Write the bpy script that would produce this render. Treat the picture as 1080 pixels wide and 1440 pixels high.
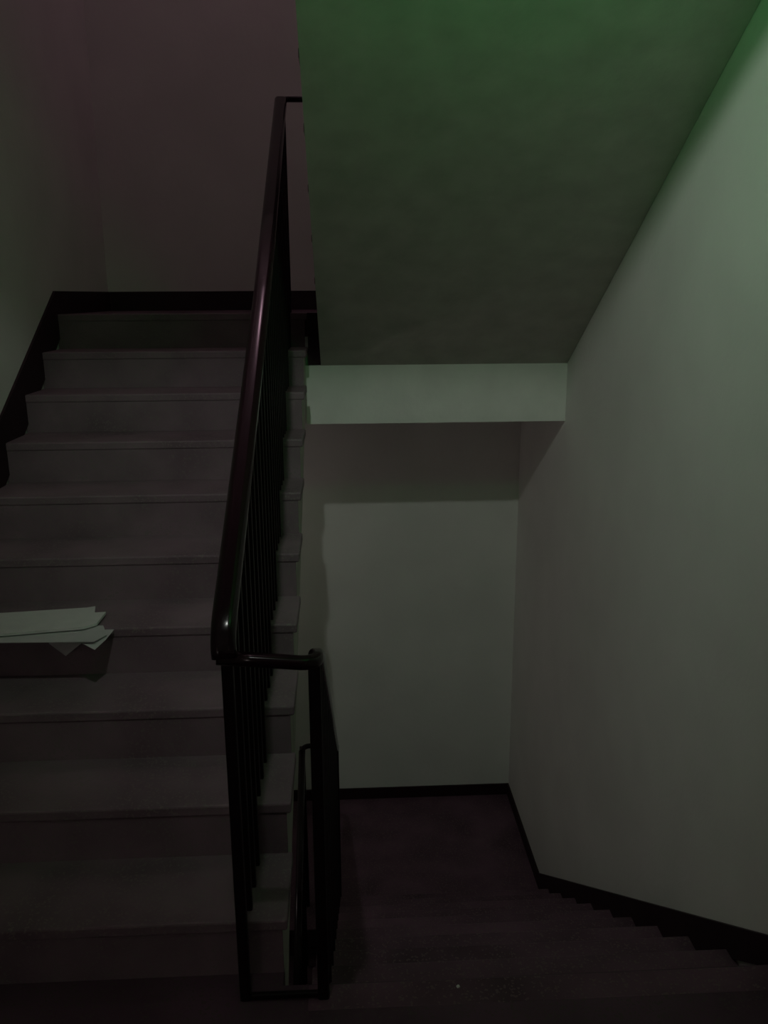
import bpy, bmesh, math, random
from mathutils import Vector, Matrix
random.seed(7)
S = bpy.context.scene
for o in list(bpy.data.objects):
    bpy.data.objects.remove(o, do_unlink=True)

# ------------------------------------------------------------------ camera
F_PX, PITCH, YAW, ROLL, EYE = 1191.9, 0.2508, 0.0479, -0.0060, 1.7948
cam = bpy.data.cameras.new('camera')
cam.sensor_fit = 'VERTICAL'
cam.sensor_height = 36.0
cam.lens = F_PX * 36.0 / 1440.0
cam.clip_start = 0.02
co = bpy.data.objects.new('camera', cam)
S.collection.objects.link(co)
R = Vector((math.cos(YAW), -math.sin(YAW), 0))
Fw = Vector((math.cos(PITCH) * math.sin(YAW), math.cos(PITCH) * math.cos(YAW), -math.sin(PITCH)))
U = R.cross(Fw)
c, s = math.cos(ROLL), math.sin(ROLL)
R2, U2 = c * R + s * U, c * U - s * R
m = Matrix((R2, U2, -Fw)).transposed().to_4x4()
m.translation = Vector((0, 0, EYE))
co.matrix_world = m
S.camera = co

# ------------------------------------------------------------------ world, exposure, lamp settings
w = bpy.data.worlds.new('night')
w.use_nodes = True
w.node_tree.nodes['Background'].inputs[0].default_value = (0.10, 0.06, 0.09, 1)
w.node_tree.nodes['Background'].inputs[1].default_value = 0.01
S.world = w
S.view_settings.view_transform = 'Standard'
S.view_settings.look = 'None'
S.view_settings.exposure = 0.0
S.view_settings.gamma = 1.0
S.view_settings.use_curve_mapping = False
LAMP_POS = Vector((-0.245, 1.20, 3.17))
LAMP_AIM = Vector((1.0, 5.2, 0.10))
LAMP_COL, LAMP_W, LAMP_CONE = (0.95, 1.0, 0.94), 45.0, 95.0
GREEN_FILL_COL, GREEN_FILL_STR = (0.12, 1.0, 0.24), 15.0  # green box added to tint the soffit
FILL_POS = Vector((-1.05, -1.40, 1.75))
FILL_COL, FILL_STR = (1.0, 0.82, 0.82), 17.0
LOW_POS = Vector((-1.33, 4.75, 0.40))
LOW_STR = 8.0
TOP_POS = Vector((-0.45, 4.60, 5.85))
TOP_COL, TOP_STR = (1.0, 0.62, 0.78), 250.0

# ------------------------------------------------------------------ materials
def mat(name, col, rough=0.7, var=0.0, scale=6.0, spec=0.4, bump=0.0, bscale=60.0, speck=None, emit=None):
    mt = bpy.data.materials.new(name)
    mt.use_nodes = True
    nt = mt.node_tree
    b = nt.nodes['Principled BSDF']
    b.inputs['Base Color'].default_value = (*col, 1)
    b.inputs['Roughness'].default_value = rough
    b.inputs['Specular IOR Level'].default_value = spec
    tc = nt.nodes.new('ShaderNodeNewGeometry')
    last = None
    if var > 0:
        n = nt.nodes.new('ShaderNodeTexNoise')
        n.inputs['Scale'].default_value = scale
        n.inputs['Detail'].default_value = 6
        nt.links.new(tc.outputs['Position'], n.inputs['Vector'])
        r = nt.nodes.new('ShaderNodeValToRGB')
        r.color_ramp.elements[0].position = 0.3
        r.color_ramp.elements[1].position = 0.7
        r.color_ramp.elements[0].color = (*[x * (1 - var) for x in col], 1)
        r.color_ramp.elements[1].color = (*[min(1, x * (1 + var)) for x in col], 1)
        nt.links.new(n.outputs['Fac'], r.inputs['Fac'])
        last = r.outputs['Color']
    if speck:
        v = nt.nodes.new('ShaderNodeTexVoronoi')
        v.inputs['Scale'].default_value = speck[0]
        nt.links.new(tc.outputs['Position'], v.inputs['Vector'])
        sep = nt.nodes.new('ShaderNodeSeparateColor')
        nt.links.new(v.outputs['Color'], sep.inputs['Color'])
        rr = nt.nodes.new('ShaderNodeValToRGB')
        rr.color_ramp.interpolation = 'CONSTANT'
        rr.color_ramp.elements[0].color = (0, 0, 0, 1)
        rr.color_ramp.elements[1].position = speck[1]
        rr.color_ramp.elements[1].color = (1, 1, 1, 1)
        nt.links.new(sep.outputs['Red'], rr.inputs['Fac'])
        mx = nt.nodes.new('ShaderNodeMix')
        mx.data_type = 'RGBA'
        nt.links.new(rr.outputs['Color'], mx.inputs['Factor'])
        if last:
            nt.links.new(last, mx.inputs['A'])
        else:
            mx.inputs['A'].default_value = (*col, 1)
        mx.inputs['B'].default_value = (*speck[2], 1)
        last = mx.outputs['Result']
    if last:
        nt.links.new(last, b.inputs['Base Color'])
    if bump > 0:
        n2 = nt.nodes.new('ShaderNodeTexNoise')
        n2.inputs['Scale'].default_value = bscale
        n2.inputs['Detail'].default_value = 4
        nt.links.new(tc.outputs['Position'], n2.inputs['Vector'])
        bp = nt.nodes.new('ShaderNodeBump')
        bp.inputs['Strength'].default_value = bump
        bp.inputs['Distance'].default_value = 0.01
        nt.links.new(n2.outputs['Fac'], bp.inputs['Height'])
        nt.links.new(bp.outputs['Normal'], b.inputs['Normal'])
    if emit:
        b.inputs['Emission Color'].default_value = (*emit[0], 1)
        b.inputs['Emission Strength'].default_value = emit[1]
    return mt

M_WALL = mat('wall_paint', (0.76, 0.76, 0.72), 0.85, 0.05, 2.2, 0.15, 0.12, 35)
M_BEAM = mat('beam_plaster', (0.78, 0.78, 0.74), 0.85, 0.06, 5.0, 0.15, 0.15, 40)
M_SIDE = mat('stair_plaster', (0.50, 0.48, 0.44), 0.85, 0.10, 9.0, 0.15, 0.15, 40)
M_SKIRT = mat('maroon_skirting_paint', (0.022, 0.008, 0.012), 0.55, 0.2, 8.0, 0.3)
M_FLOOR = mat('dark_terrazzo', (0.095, 0.050, 0.076), 0.6, 0.35, 3.0, 0.3, 0.08, 50, (160, 0.86, (0.085, 0.06, 0.065)))
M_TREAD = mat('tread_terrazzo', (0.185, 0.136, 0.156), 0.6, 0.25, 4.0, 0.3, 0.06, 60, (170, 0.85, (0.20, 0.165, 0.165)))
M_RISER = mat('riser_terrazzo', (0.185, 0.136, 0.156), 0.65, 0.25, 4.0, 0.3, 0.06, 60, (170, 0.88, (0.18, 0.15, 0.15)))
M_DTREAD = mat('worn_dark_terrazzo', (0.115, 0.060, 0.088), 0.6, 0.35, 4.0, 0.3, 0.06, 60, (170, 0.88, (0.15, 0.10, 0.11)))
M_RAIL = mat('handrail_gloss_paint', (0.010, 0.003, 0.005), 0.15, 0, 1, 0.28)
M_BAR = mat('baluster_paint', (0.006, 0.002, 0.003), 0.5, 0, 1, 0.2)
M_PAPER = mat('paper', (0.62, 0.64, 0.61), 0.8, 0.04, 20, 0.2)
M_PAPER2 = mat('paper_grey', (0.50, 0.51, 0.50), 0.8, 0.04, 20, 0.2)
M_DOOR = mat('door_paint', (0.16, 0.09, 0.05), 0.5, 0.15, 5)
M_METAL = mat('dull_metal', (0.35, 0.35, 0.35), 0.4)
M_PLASTIC = mat('white_plastic', (0.6, 0.6, 0.58), 0.5)
M_LENS = mat('lens_glow', (0.8, 0.8, 0.8), 0.3, emit=(LAMP_COL, 3.0))
M_FILL_GLOBE = mat('fill_globe_glow', (0.8, 0.8, 0.8), 0.5, emit=(FILL_COL, FILL_STR))
M_FILL_GLOBE_LOW = mat('fill_globe_glow_low', (0.8, 0.8, 0.8), 0.5, emit=(FILL_COL, LOW_STR))
M_FILL_BULB = mat('fill_bulb_glow', (0.9, 0.9, 0.9), 0.5, emit=(TOP_COL, TOP_STR))
M_GREEN_FILL = mat('green_fill_glow', (0.05, 0.4, 0.1), 0.5, emit=(GREEN_FILL_COL, GREEN_FILL_STR))

# ------------------------------------------------------------------ helpers
def link(name, me, mt, parent=None):
    o = bpy.data.objects.new(name, me)
    S.collection.objects.link(o)
    if mt and not me.materials:
        me.materials.append(mt)
    if parent:
        o.parent = parent
    return o

def tomesh(bm, name, smooth=False):
    bmesh.ops.recalc_face_normals(bm, faces=bm.faces)
    me = bpy.data.meshes.new(name)
    bm.to_mesh(me)
    bm.free()
    if smooth:
        for p in me.polygons:
            p.use_smooth = True
    return me

def bm_box(bm, x0, x1, y0, y1, z0, z1):
    vs = [bm.verts.new(v) for v in ((x0, y0, z0), (x1, y0, z0), (x1, y1, z0), (x0, y1, z0),
                                    (x0, y0, z1), (x1, y0, z1), (x1, y1, z1), (x0, y1, z1))]
    for f in ((0, 3, 2, 1), (4, 5, 6, 7), (0, 1, 5, 4), (1, 2, 6, 5), (2, 3, 7, 6), (3, 0, 4, 7)):
        bm.faces.new([vs[i] for i in f])
    return vs

def box(name, x0, x1, y0, y1, z0, z1, mt, parent=None, bev=0.0, segs=2):
    bm = bmesh.new()
    bm_box(bm, x0, x1, y0, y1, z0, z1)
    if bev:
        bmesh.ops.bevel(bm, geom=bm.edges[:], offset=bev, segments=segs, affect='EDGES', profile=0.5)
    return link(name, tomesh(bm, name), mt, parent)

def prism_x(name, poly, x0, x1, mt, parent=None):
    """poly: (y, z) outline extruded along x"""
    bm = bmesh.new()
    a = [bm.verts.new((x0, y, z)) for y, z in poly]
    b = [bm.verts.new((x1, y, z)) for y, z in poly]
    bm.faces.new(a)
    bm.faces.new(b[::-1])
    n = len(poly)
    for i in range(n):
        bm.faces.new((a[i], b[i], b[(i + 1) % n], a[(i + 1) % n]))
    return link(name, tomesh(bm, name), mt, parent)

def sweep(name, pts, prof, mt, parent=None, smooth=True):
    """sweep a closed (side, up) profile along a polyline, mitred"""
    pts = [Vector(p) for p in pts]
    bm = bmesh.new()
    rings = []
    n = len(pts)
    side = Vector((1, 0, 0))
    for i in range(n):
        a = (pts[i] - pts[i - 1]).normalized() if i else None
        b = (pts[i + 1] - pts[i]).normalized() if i < n - 1 else None
        t = (a + b).normalized() if a and b else (a or b)
        ref = Vector((0, 0, 1))
        sd = t.cross(ref)
        if sd.length < 0.15:
            sd = side
        else:
            sd.normalize()
        sd = (sd - t * sd.dot(t)).normalized()
        side = sd
        up = sd.cross(t).normalized()
        k = 1.0
        if a and b:
            k = 1.0 / max(0.6, math.sqrt((1 + a.dot(b)) / 2))
        turn_h = False
        if a and b:
            turn_h = abs(a.cross(b).z) > 1e-4
        ring = []
        for (q, r) in prof:
            ring.append(bm.verts.new(pts[i] + sd * q * (k if turn_h else 1) + up * r * (1 if turn_h else k)))
        rings.append(ring)
    L = len(prof)
    for i in range(n - 1):
        for j in range(L):
            bm.faces.new((rings[i][j], rings[i][(j + 1) % L], rings[i + 1][(j + 1) % L], rings[i + 1][j]))
    bm.faces.new(rings[0][::-1])
    bm.faces.new(rings[-1])
    me = tomesh(bm, name, smooth)
    o = link(name, me, mt, parent)
    return o

def rrect(wd, ht, r, k=4):
    out = []
    for cx, cy, a0 in ((wd / 2 - r, ht / 2 - r, 0), (-wd / 2 + r, ht / 2 - r, 90), (-wd / 2 + r, -ht / 2 + r, 180), (wd / 2 - r, -ht / 2 + r, 270)):
        for i in range(k + 1):
            a = math.radians(a0 + 90 * i / k)
            out.append((cx + r * math.cos(a), cy + r * math.sin(a)))
    return out

def struct(o):
    o['kind'] = 'structure'
    return o

def tag(o, label, cat, group=None):
    o['label'] = label
    o['category'] = cat
    if group:
        o['group'] = group
    return o

def empty(name, loc=(0, 0, 0)):
    o = bpy.data.objects.new(name, None)
    o.location = loc
    S.collection.objects.link(o)
    o.empty_display_size = 0.1
    return o

def local(o, parent):
    """parent o (modelled in world coordinates) under an empty at parent.location"""
    o.parent = parent
    o.matrix_parent_inverse = Matrix.Translation(-Vector(parent.location))
    return o

# ------------------------------------------------------------------ dimensions
XL, XR, YW, YR = -1.44, 1.17, 5.504, -1.55
XE, XB = -0.188, -0.108                      # inner edges of the left and right flights
D, H, T, N = 1.943, 0.1708, 0.28, 10         # left flight going up
ZM = N * H                                   # middle landing
D2, H2, T2 = 1.90, 0.178, 0.26               # right flight going down
ZL = -N * H2                                 # lower landing
YB, ZBT, ZBB = 4.40, 1.4465, 1.145           # beam under the middle landing
D3 = 4.40
ZU = ZM + N * H                              # upper floor
ZLL = ZL - N * H2

# ------------------------------------------------------------------ setting
struct(box('wall_left', XL - 0.2, XL, YR - 0.2, YW + 0.2, ZLL - 0.2, 6.5, M_WALL))
struct(box('wall_right', XR, XR + 0.2, YR - 0.2, YW + 0.2, ZLL - 0.2, 6.5, M_WALL))
struct(box('wall_back', XL, XR, YW, YW + 0.2, ZLL - 0.2, 6.5, M_WALL))
struct(box('wall_rear', XL, XR, YR - 0.2, YR, ZLL - 0.2, 6.5, M_WALL))
bm = bmesh.new()
bm_box(bm, XL, XR, YR, 1.90, -0.12, 0.0)
bm_box(bm, XL, XE, 1.90, 1.966, -0.12, 0.0)
struct(link('floor', tomesh(bm, 'floor'), M_FLOOR))
struct(box('floor_middle', XL, XR, YB + 0.085, YW, ZM - 0.12, ZM, M_FLOOR))
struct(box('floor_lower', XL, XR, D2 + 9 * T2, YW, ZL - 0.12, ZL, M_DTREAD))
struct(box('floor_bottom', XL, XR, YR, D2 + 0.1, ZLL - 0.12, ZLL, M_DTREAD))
struct(box('ceiling', XL, XR, YR, 1.78, ZU - 0.12, ZU, M_WALL))
struct(box('ceiling_top', XL, XR, YR, YW, 6.3, 6.5, M_WALL))
bm = bmesh.new()
bm_box(bm, XB, XR, YB, YB + 0.22, ZBB, ZM - 0.12)
bm_box(bm, XE, XB, YB, YB + 0.22, ZBB, ZBT)
bm_box(bm, XE, XB, YB + 0.06, YB + 0.22, ZBT, ZM - 0.12)
bm_box(bm, XL, XE, YB + 0.09, YB + 0.22, ZBB, ZM - 0.12)
struct(link('trim_1', tomesh(bm, 'trim_1'), M_BEAM))            # beam carrying the middle landing
bm = bmesh.new()
bm_box(bm, XB - 0.02, XR, 1.68, 1.864, 2.908, ZU - 0.12)
bm_box(bm, XL, XB - 0.02, 1.68, 1.864, 2.908, ZU - 0.12)
bm_box(bm, XL, XB - 0.02, 1.78, 1.864, ZU - 0.12, ZU)
struct(link('trim_2', tomesh(bm, 'trim_2'), M_BEAM))              # beam carrying the floor above
struct(box('trim_3', XL, XR, 1.66, 1.90, -0.56, -0.12, M_BEAM))                 # beam carrying the near landing

struct(box('trim_4', XE + 0.0165, XB, YB + 0.02, YB + 0.058, ZBT, ZM, M_SKIRT))                 # dark landing edge in the well

# skirtings
BB = 0.115
nos = lambda y: H + (y - D) * H / T
poly = [(YR, 0), (D, 0.0), (YB + 0.1, ZM - 0.10), (YB + 0.1, ZM), (YW, ZM), (YW, ZM + BB)]
ytop = D + (ZM - H) * T / H
poly += [(ytop, ZM + BB), (D - (H - 0.0) * T / H, BB), (YR, BB)]
struct(prism_x('baseboard_left', poly, XL, XL + 0.012, M_SKIRT))
SK = 0.085
n2 = lambda y: -(y - D2) * H2 / T2
yl = D2 + (-ZL) * T2 / H2
poly = [(YR, 0), (D2 - 0.02, 0), (D2 + 9 * T2, ZL), (YW, ZL), (YW, ZL + SK), (yl, ZL + SK), (D2, SK), (YR, SK)]
struct(prism_x('baseboard_right', poly, XR - 0.012, XR, M_SKIRT))
struct(box('baseboard_back', XL + 0.012, XR, YW - 0.012, YW, ZM, ZM + BB, M_SKIRT))
struct(box('baseboard_lower', XL, XR - 0.012, YW - 0.012, YW, ZL, ZL + SK, M_SKIRT))
struct(box('baseboard_rear', XL + 0.012, -0.65, YR, YR + 0.012, 0, BB, M_SKIRT))

# door in the rear wall, behind the camera
door = struct(box('door_1', -0.55, 0.35, YR, YR + 0.04, 0.0, 2.05, M_DOOR, bev=0.004))
fr = bmesh.new()
bm_box(fr, -0.63, -0.55, YR, YR + 0.06, 0, 2.13)
bm_box(fr, 0.35, 0.43, YR, YR + 0.06, 0, 2.13)
bm_box(fr, -0.55, 0.35, YR, YR + 0.06, 2.05, 2.13)
link('door_frame', tomesh(fr, 'door_frame'), M_SKIRT, door)
sweep('door_handle', [(0.28, YR + 0.04, 1.0), (0.28, YR + 0.09, 1.0), (0.16, YR + 0.09, 1.0)], rrect(0.02, 0.02, 0.008), M_METAL, door)

# ------------------------------------------------------------------ stairs
def flight(label, x0, x1, y0, z0, rise, run, dirn, n, mt, mr, slab, ov=0.0, lip=0.012):
    """flight climbing from (y0, z0); dirn=+1 climbs towards +y. slab: list of (y, z) of the underside, near end first.
    ov: how far the tread ends stand proud of the open side (the side at x1 if ov > 0, x0 if ov < 0)"""
    x0, x1 = (x0 + 0.002, x1) if abs(x0 - XL) < 1e-6 else (x0, x1 - 0.002)
    root = empty('staircase', ((x0 + x1) / 2, y0, z0))
    tag(root, label, 'staircase')
    th = 0.035
    top = [(y0 + dirn * lip, z0)]
    for k in range(1, n + 1):
        zz = z0 + k * rise - th
        top.append((y0 + dirn * ((k - 1) * run + lip), zz))
        if k < n:
            top.append((y0 + dirn * (k * run + lip), zz))
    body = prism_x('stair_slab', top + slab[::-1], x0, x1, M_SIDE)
    local(body, root)
    xa, xb = (x0, x1 + ov) if ov >= 0 else (x0 + ov, x1)
    tb = bmesh.new()
    bm_box(tb, xa, xb, 0, dirn * (run + lip), -th, 0) if dirn > 0 else bm_box(tb, xa, xb, -(run + lip), 0, -th, 0)
    bmesh.ops.bevel(tb, geom=tb.edges[:], offset=0.006, segments=2, affect='EDGES', profile=0.5)
    tme = tomesh(tb, 'tread')
    rb = bmesh.new()
    ra, rc = sorted((dirn * (lip - 0.008), dirn * lip))
    bm_box(rb, x0, x1, ra, rc, 0, rise - th)
    rme = tomesh(rb, 'riser')
    for k in range(1, n + 1):
        ye = y0 + dirn * (k - 1) * run
        if k < n:
            t = link('tread', tme, mt)
            t.location = (0, ye, z0 + k * rise)
            local(t, root)
        r = link('riser', rme, mr)
        r.location = (0, ye, z0 + (k - 1) * rise)
        local(r, root)
    # nosing of the landing the flight arrives at
    ya, yb = sorted((y0 + dirn * (n - 1) * run, y0 + dirn * ((n - 1) * run + 0.09)))
    nose = box('landing_nosing', xa, xb, ya, yb, z0 + n * rise - th, z0 + n * rise + 0.001, mt, bev=0.006)
    local(nose, root)
    return root

# left flight, up to the middle landing
und = lambda y, off: nos(y) - off
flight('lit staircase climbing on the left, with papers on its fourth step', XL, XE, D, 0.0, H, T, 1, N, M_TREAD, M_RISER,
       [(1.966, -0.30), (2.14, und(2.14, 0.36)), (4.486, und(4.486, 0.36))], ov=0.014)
# right flight, down to the lower landing (built upwards, towards the camera)
y_bot = D2 + 9 * T2
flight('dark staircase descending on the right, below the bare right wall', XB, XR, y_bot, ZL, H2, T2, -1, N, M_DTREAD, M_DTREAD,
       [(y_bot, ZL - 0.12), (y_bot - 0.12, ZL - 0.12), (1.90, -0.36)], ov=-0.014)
# upper flight overhead: its sloping underside fills the upper right
sof = lambda y: ZBT + (YB - y) * H / T
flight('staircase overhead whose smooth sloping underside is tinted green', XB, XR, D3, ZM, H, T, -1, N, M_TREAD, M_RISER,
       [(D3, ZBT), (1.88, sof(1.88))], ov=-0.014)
# lower flight under the left one
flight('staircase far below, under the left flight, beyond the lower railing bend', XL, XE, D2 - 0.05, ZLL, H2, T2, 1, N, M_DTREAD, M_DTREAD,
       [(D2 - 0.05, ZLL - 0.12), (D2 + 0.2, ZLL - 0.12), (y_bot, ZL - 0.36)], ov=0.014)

# ------------------------------------------------------------------ railing (one continuous run through the well)
rail = empty('stair_railing', (-0.17, 1.86, 0.0))
tag(rail, 'dark glossy stair railing with thin balusters winding through the stairwell', 'railing')
XRL, XRR = -0.268, -0.074
PR = rrect(0.058, 0.044, 0.018, 5)
PT = rrect(0.030, 0.026, 0.012, 4)
hr = lambda y: 1.03 + (y - 1.80) * 0.638            # handrail centre, left flight
xr = lambda y: XRL - 0.016 * max(0.0, (3.0 - y) / 1.2)    # the left rail drifts outwards towards its foot
def arc(c0, c1, c2, k=5):
    c0, c1, c2 = Vector(c0), Vector(c1), Vector(c2)
    return [(c0 * (1 - t) ** 2 + c1 * 2 * t * (1 - t) + c2 * t * t) for t in [i / k for i in range(k + 1)]]
# left handrail with the bend at the foot
path = [(XRL, 4.40, hr(4.40)), (XRL, 3.0, hr(3.0)), (xr(2.4), 2.4, hr(2.4)), (xr(1.90), 1.90, hr(1.90))] + arc((xr(1.87), 1.87, hr(1.87)), (xr(1.81), 1.812, hr(1.81)), (xr(1.81) + 0.004, 1.806, 0.995))
local(sweep('handrail', path, PR, M_RAIL), rail)
# return across the near end of the well, running on into the right handrail going down
hd = lambda y: 0.965 - (y - 1.90) * 0.685
PD = rrect(0.038, 0.030, 0.013, 5)
path = [(XRL - 0.030, 1.815, 0.992), (XRL + 0.05, 1.815, 0.985)]
path += arc((XRR - 0.035, 1.815, 0.974), (XRR, 1.815, 0.972), (XRR, 1.855, 0.968), 6) + arc((XRR, 1.87, 0.966), (XRR, 1.90, 0.962), (XRR, 1.96, hd(1.96)), 4)
path += [(XRR, 3.0, hd(3.0)), (XRR, 4.30, hd(4.30)), (XRR, 4.38, hd(4.35))]
local(sweep('handrail', path, PD, M_RAIL), rail)
ze = hd(4.35)
path = arc((XRR, 4.36, ze), (XRR, 4.42, ze), (XRR - 0.05, 4.42, ze)) + arc((XRL + 0.05, 4.42, ze - 0.01), (XRL, 4.42, ze - 0.01), (XRL, 4.37, ze - 0.02))
local(sweep('handrail_return', path, PT, M_RAIL), rail)
# lower left handrail
hl = lambda y: ze - 0.02 - (4.37 - y) * 0.685
local(sweep('handrail', [(XRL, 4.38, hl(4.37)), (XRL, 1.95, hl(1.95))], PD, M_RAIL), rail)
# return at the middle landing and the upper handrail
zt = hr(4.40)
path = arc((XRL, 4.39, zt), (XRL, 4.46, zt + 0.02), (XRL + 0.05, 4.46, zt + 0.02)) + arc((XRR - 0.05, 4.46, zt + 0.02), (XRR, 4.46, zt + 0.02), (XRR, 4.40, zt + 0.03))
local(sweep('handrail_return', path, PT, M_RAIL), rail)
hu = lambda y: zt + 0.03 + (4.40 - y) * H / T
local(sweep('handrail', [(XRR, 4.41, hu(4.40)), (XRR, 1.9, hu(1.9))], PD, M_RAIL), rail)

def bar(name, x, y, z0, z1, wd):
    bm = bmesh.new()
    bm_box(bm, -wd / 2, wd / 2, -wd / 2, wd / 2, 0, z1 - z0)
    bmesh.ops.bevel(bm, geom=[e for e in bm.edges if abs(e.verts[0].co.z - e.verts[1].co.z) > 0.01], offset=wd * 0.2, segments=2, affect='EDGES', profile=0.5)
    o = link(name, tomesh(bm, name), M_BAR)
    o.location = (x, y, z0 + 0.0015)
    local(o, rail)
bar('post', xr(1.865), 1.865, 0.0, 1.03, 0.028)
bar('post', XRR - 0.004, 1.860, 0.0, 0.955, 0.030)
for k in range(1, N):
    for q in (0.05, 0.143, 0.237):
        y = D + (k - 1) * T + q
        bar('baluster', xr(y), y, k * H, hr(y) - 0.012, 0.022)
bar('post', XRL, 4.40 + 0.09, ZM, zt + 0.01, 0.028)
for k in range(1, N):
    for q in (0.07, 0.20):
        y = D2 + (k - 1) * T2 + q
        bar('baluster', XRR, y, -k * H2, hd(y) - 0.012, 0.022)
bar('post', XRR, 4.40, ZL, ze, 0.030)
bar('post', XRL, 4.40, ZL, ze - 0.01, 0.030)
for k in range(1, N):
    for q in (0.07, 0.20):
        y = y_bot - (k - 1) * T2 - q - 0.05
        bar('baluster', XRL, y, ZL - k * H2, hl(y) - 0.012, 0.022)
bar('post', XRR, 4.40 + 0.09, ZM, hu(4.40), 0.028)
for k in range(1, N):
    for q in (0.075, 0.215):
        y = D3 - (k - 1) * T - q
        bar('baluster', XRR, y, ZM + k * H, hu(y) - 0.012, 0.022)
# flat bar along the floor between the two near posts
local(box('bottom_bar', XRL, XRR - 0.018, 1.848, 1.862, 0.006, 0.022, M_BAR, bev=0.003), rail)

# ------------------------------------------------------------------ papers on the fourth step
ZT4 = 4 * H
def sheet(name, pts, thick, mt, label, sag=None):
    """sheet from a closed outline of (x, y, z) points, given real thickness; gentle curl"""
    bm = bmesh.new()
    P = [Vector(p) for p in pts]
    top = [bm.verts.new(p) for p in P]
    nrm = Vector((0, 0, 0))
    for i in range(len(P)):
        nrm += P[i].cross(P[(i + 1) % len(P)])
    nrm.normalize()
    bot = [bm.verts.new(p - nrm * thick) for p in P]
    bm.faces.new(top)
    bm.faces.new(bot[::-1])
    n = len(P)
    for i in range(n):
        bm.faces.new((top[i], bot[i], bot[(i + 1) % n], top[(i + 1) % n]))
    bmesh.ops.triangulate(bm, faces=bm.faces[:])
    c0 = sum(P, Vector()) / n
    for v in bm.verts:
        v.co -= c0
    o = link(name, tomesh(bm, name), mt)
    o.location = c0
    return tag(o, label, 'paper', 'loose papers on the fourth step')

A = ZT4
sheet('paper_sheet', [(-1.36, 2.672, A + .007), (-0.837, 2.656, A + .006), (-0.810, 2.715, A + .005), (-0.845, 2.801, A + .004), (-1.36, 2.83, A + .004)], 0.0028, M_PAPER2,
      'lowest broad white paper sheet jutting over the edge of the fourth step')
sheet('folded_paper', [(-1.03, 2.752, A + .0012), (-1.014, 2.742, A - .035), (-0.961, 2.735, A - .078), (-0.909, 2.742, A - .038), (-0.88, 2.752, A + .0012)], 0.0010, M_PAPER2,
      'small folded paper corner hanging down over the step edge below the sheets')
sheet('paper_scrap', [(-0.885, 2.672, A - .003), (-0.828, 2.628, A - .012), (-0.808, 2.690, A - .003), (-0.80, 2.77, A + .0011), (-0.90, 2.77, A + .0011)], 0.0010, M_PAPER2,
      'crumpled paper scrap drooping at the right end of the paper pile')
sheet('paper_pad', [(-1.34, 2.690, A + .019), (-1.16, 2.709, A + .019), (-0.899, 2.755, A + .019), (-0.863, 2.791, A + .018), (-0.861, 2.900, A + .017), (-0.900, 2.896, A + .017), (-0.915, 2.961, A + .017), (-0.942, 2.948, A + .017), (-1.222, 2.917, A + .016), (-1.34, 2.910, A + .016)], 0.009, M_PAPER,
      'topmost white paper pad with a torn right end on the fourth step')

# scrap on the landing floor
bm = bmesh.new()
bmesh.ops.create_icosphere(bm, subdivisions=2, radius=0.0055)
for v in bm.verts:
    v.co *= random.uniform(0.75, 1.15)
    v.co.z = v.co.z * 0.7
zmin = min(v.co.z for v in bm.verts)
for v in bm.verts:
    v.co.z -= zmin
o = link('paper_crumb', tomesh(bm, 'paper_crumb'), M_PAPER)
o.location = (0.28, 1.868, 0.0)
tag(o, 'tiny white paper crumb on the dark floor at the top of the descending stairs', 'litter')

# ------------------------------------------------------------------ lamps: the spotlight, plus added fill globes and bulb
def lathe(name, prof, mt, loc, parent, k=20):
    bm = bmesh.new()
    rings = []
    for r, z in prof:
        rings.append([bm.verts.new((r * math.cos(2 * math.pi * i / k), r * math.sin(2 * math.pi * i / k), z)) for i in range(k)])
    for a, b in zip(rings, rings[1:]):
        for i in range(k):
            bm.faces.new((a[i], a[(i + 1) % k], b[(i + 1) % k], b[i]))
    bm.faces.new(rings[0])
    bm.faces.new(rings[-1][::-1])
    o = link(name, tomesh(bm, name, True), mt)
    o.location = loc
    return local(o, parent)
def fill_bulb(pos, zc, mt, label):
    lamp = empty('added_fill_bulb', (pos.x, pos.y, zc))
    tag(lamp, label, 'lamp')
    dz = pos.z - zc
    lathe('ceiling_rose', [(0.05, 0), (0.05, -0.012), (0.03, -0.022)], M_PLASTIC, (pos.x, pos.y, zc), lamp)
    lathe('holder', [(0.018, -0.02), (0.018, dz + 0.032), (0.014, dz + 0.026)], M_PLASTIC, (pos.x, pos.y, zc), lamp)
    bm = bmesh.new()
    bmesh.ops.create_icosphere(bm, subdivisions=3, radius=0.028)
    b = link('bulb', tomesh(bm, 'bulb', True), mt)
    b.location = pos
    local(b, lamp)
# spotlight under the ceiling of the near landing, tilted down the stairs
spot = empty('ceiling_spotlight', (LAMP_POS.x, LAMP_POS.y - 0.06, ZU - 0.12))
tag(spot, 'small round emergency spotlight tilted down the stairs from the near ceiling', 'lamp')
ax = (LAMP_AIM - LAMP_POS).normalized()
lathe('ceiling_plate', [(0.055, 0), (0.055, -0.012), (0.035, -0.02)], M_PLASTIC, (LAMP_POS.x, LAMP_POS.y - 0.06, ZU - 0.12), spot)
back = LAMP_POS - ax * 0.075
local(sweep('arm', [(LAMP_POS.x, LAMP_POS.y - 0.06, ZU - 0.138), (LAMP_POS.x, LAMP_POS.y - 0.06, back.z + 0.02), tuple(back + ax * 0.02)], rrect(0.016, 0.016, 0.006), M_PLASTIC), spot)
q = Vector((0, 0, 1)).rotation_difference(ax)
hd_o = lathe('spot_head', [(0.018, 0.0), (0.034, 0.012), (0.042, 0.055), (0.042, 0.062), (0.036, 0.062), (0.034, 0.05)], M_PLASTIC, back, spot)
hd_o.rotation_mode = 'QUATERNION'
hd_o.rotation_quaternion = q
ln = lathe('lens', [(0.033, 0.050), (0.033, 0.054)], M_LENS, back, spot)
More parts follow.
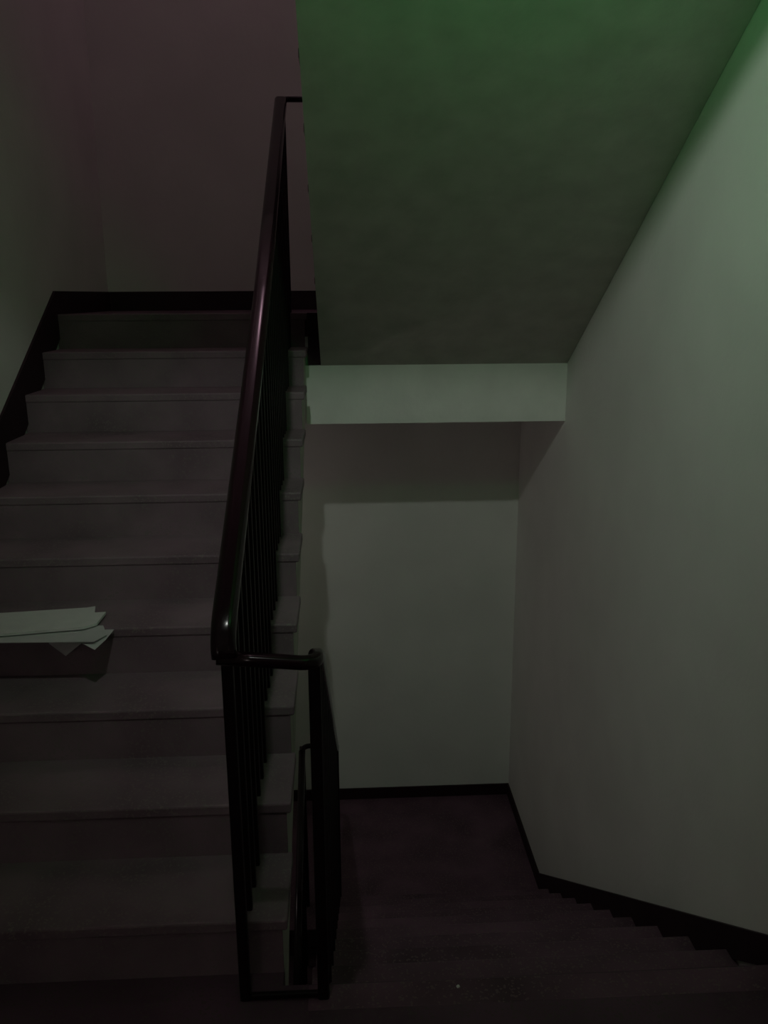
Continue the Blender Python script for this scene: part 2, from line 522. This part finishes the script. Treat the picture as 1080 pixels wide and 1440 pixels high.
ln.rotation_mode = 'QUATERNION'
ln.rotation_quaternion = q
sl = bpy.data.lights.new('spot_beam', 'SPOT')
sl.energy = LAMP_W
sl.color = LAMP_COL
sl.spot_size = math.radians(LAMP_CONE)
sl.spot_blend = 1.0
sl.shadow_soft_size = 0.030
so = bpy.data.objects.new('spot_beam', sl)
S.collection.objects.link(so)
so.rotation_mode = 'QUATERNION'
so.rotation_quaternion = Vector((0, 0, -1)).rotation_difference(ax)
so.location = LAMP_POS
local(so, spot)
def fill_globe(pos, normal, mt, label, r):
    """added fill globe: pos is the globe centre, the wall lies 0.11 m or so behind it along -normal"""
    nx, ny = normal
    wall = Vector((XL if nx else pos.x, YR if ny else pos.y, pos.z))
    gl = empty('added_fill_globe', wall)
    tag(gl, label, 'lamp')
    t = 0.0015
    if ny:
        local(box('wall_plate', pos.x - 0.06, pos.x + 0.06, YR + t, YR + 0.02, pos.z - 0.12, pos.z - 0.02, M_PLASTIC, bev=0.004), gl)
    else:
        local(box('wall_plate', XL + t, XL + 0.02, pos.y - 0.06, pos.y + 0.06, pos.z - 0.12, pos.z - 0.02, M_PLASTIC, bev=0.004), gl)
    n = Vector((nx, ny, 0))
    local(sweep('arm', [tuple(wall + n * 0.018 + Vector((0, 0, -0.09))), tuple(Vector((pos.x, pos.y, pos.z - r - 0.02)) - n * 0.02), (pos.x, pos.y, pos.z - r + 0.01)], rrect(0.02, 0.02, 0.008), M_PLASTIC), gl)
    bm = bmesh.new()
    bmesh.ops.create_icosphere(bm, subdivisions=3, radius=r)
    g = link('globe', tomesh(bm, 'globe', True), mt)
    g.location = pos
    local(g, gl)
fill_globe(FILL_POS, (0, 1), M_FILL_GLOBE, 'added dim fill globe, out of view beside the door behind the landing', 0.085)  # added behind the camera as soft fill for the dark parts
fill_globe(LOW_POS, (1, 0), M_FILL_GLOBE_LOW, 'added dim fill globe, hidden on the left wall over the lower landing', 0.08)  # added below to lift the shaded lower back wall
fill_bulb(TOP_POS, 6.3, M_FILL_BULB, 'added pinkish fill bulb, out of view under the top ceiling of the stairwell')  # added high up to brighten the upper back wall

# ------------------------------------------------------------------ added green light box, out of view, tints the soffit
sx, sy, sz = 0.46, 1.50, 2.64
green_box = empty('added_green_light', (sx, sy, ZU - 0.12))
tag(green_box, 'added green light box on rods behind the beam, tinting the underside overhead', 'light box')
local(box('housing', sx - 0.17, sx + 0.17, sy - 0.03, sy + 0.01, sz - 0.07, sz + 0.07, M_PLASTIC, bev=0.004), green_box)
local(box('lit_panel', sx - 0.16, sx + 0.16, sy + 0.01, sy + 0.014, sz - 0.06, sz + 0.06, M_GREEN_FILL), green_box)
for dx in (-0.12, 0.12):
    local(box('hanging_rod', sx + dx - 0.005, sx + dx + 0.005, sy - 0.015, sy - 0.005, sz + 0.068, ZU - 0.12, M_METAL), green_box)
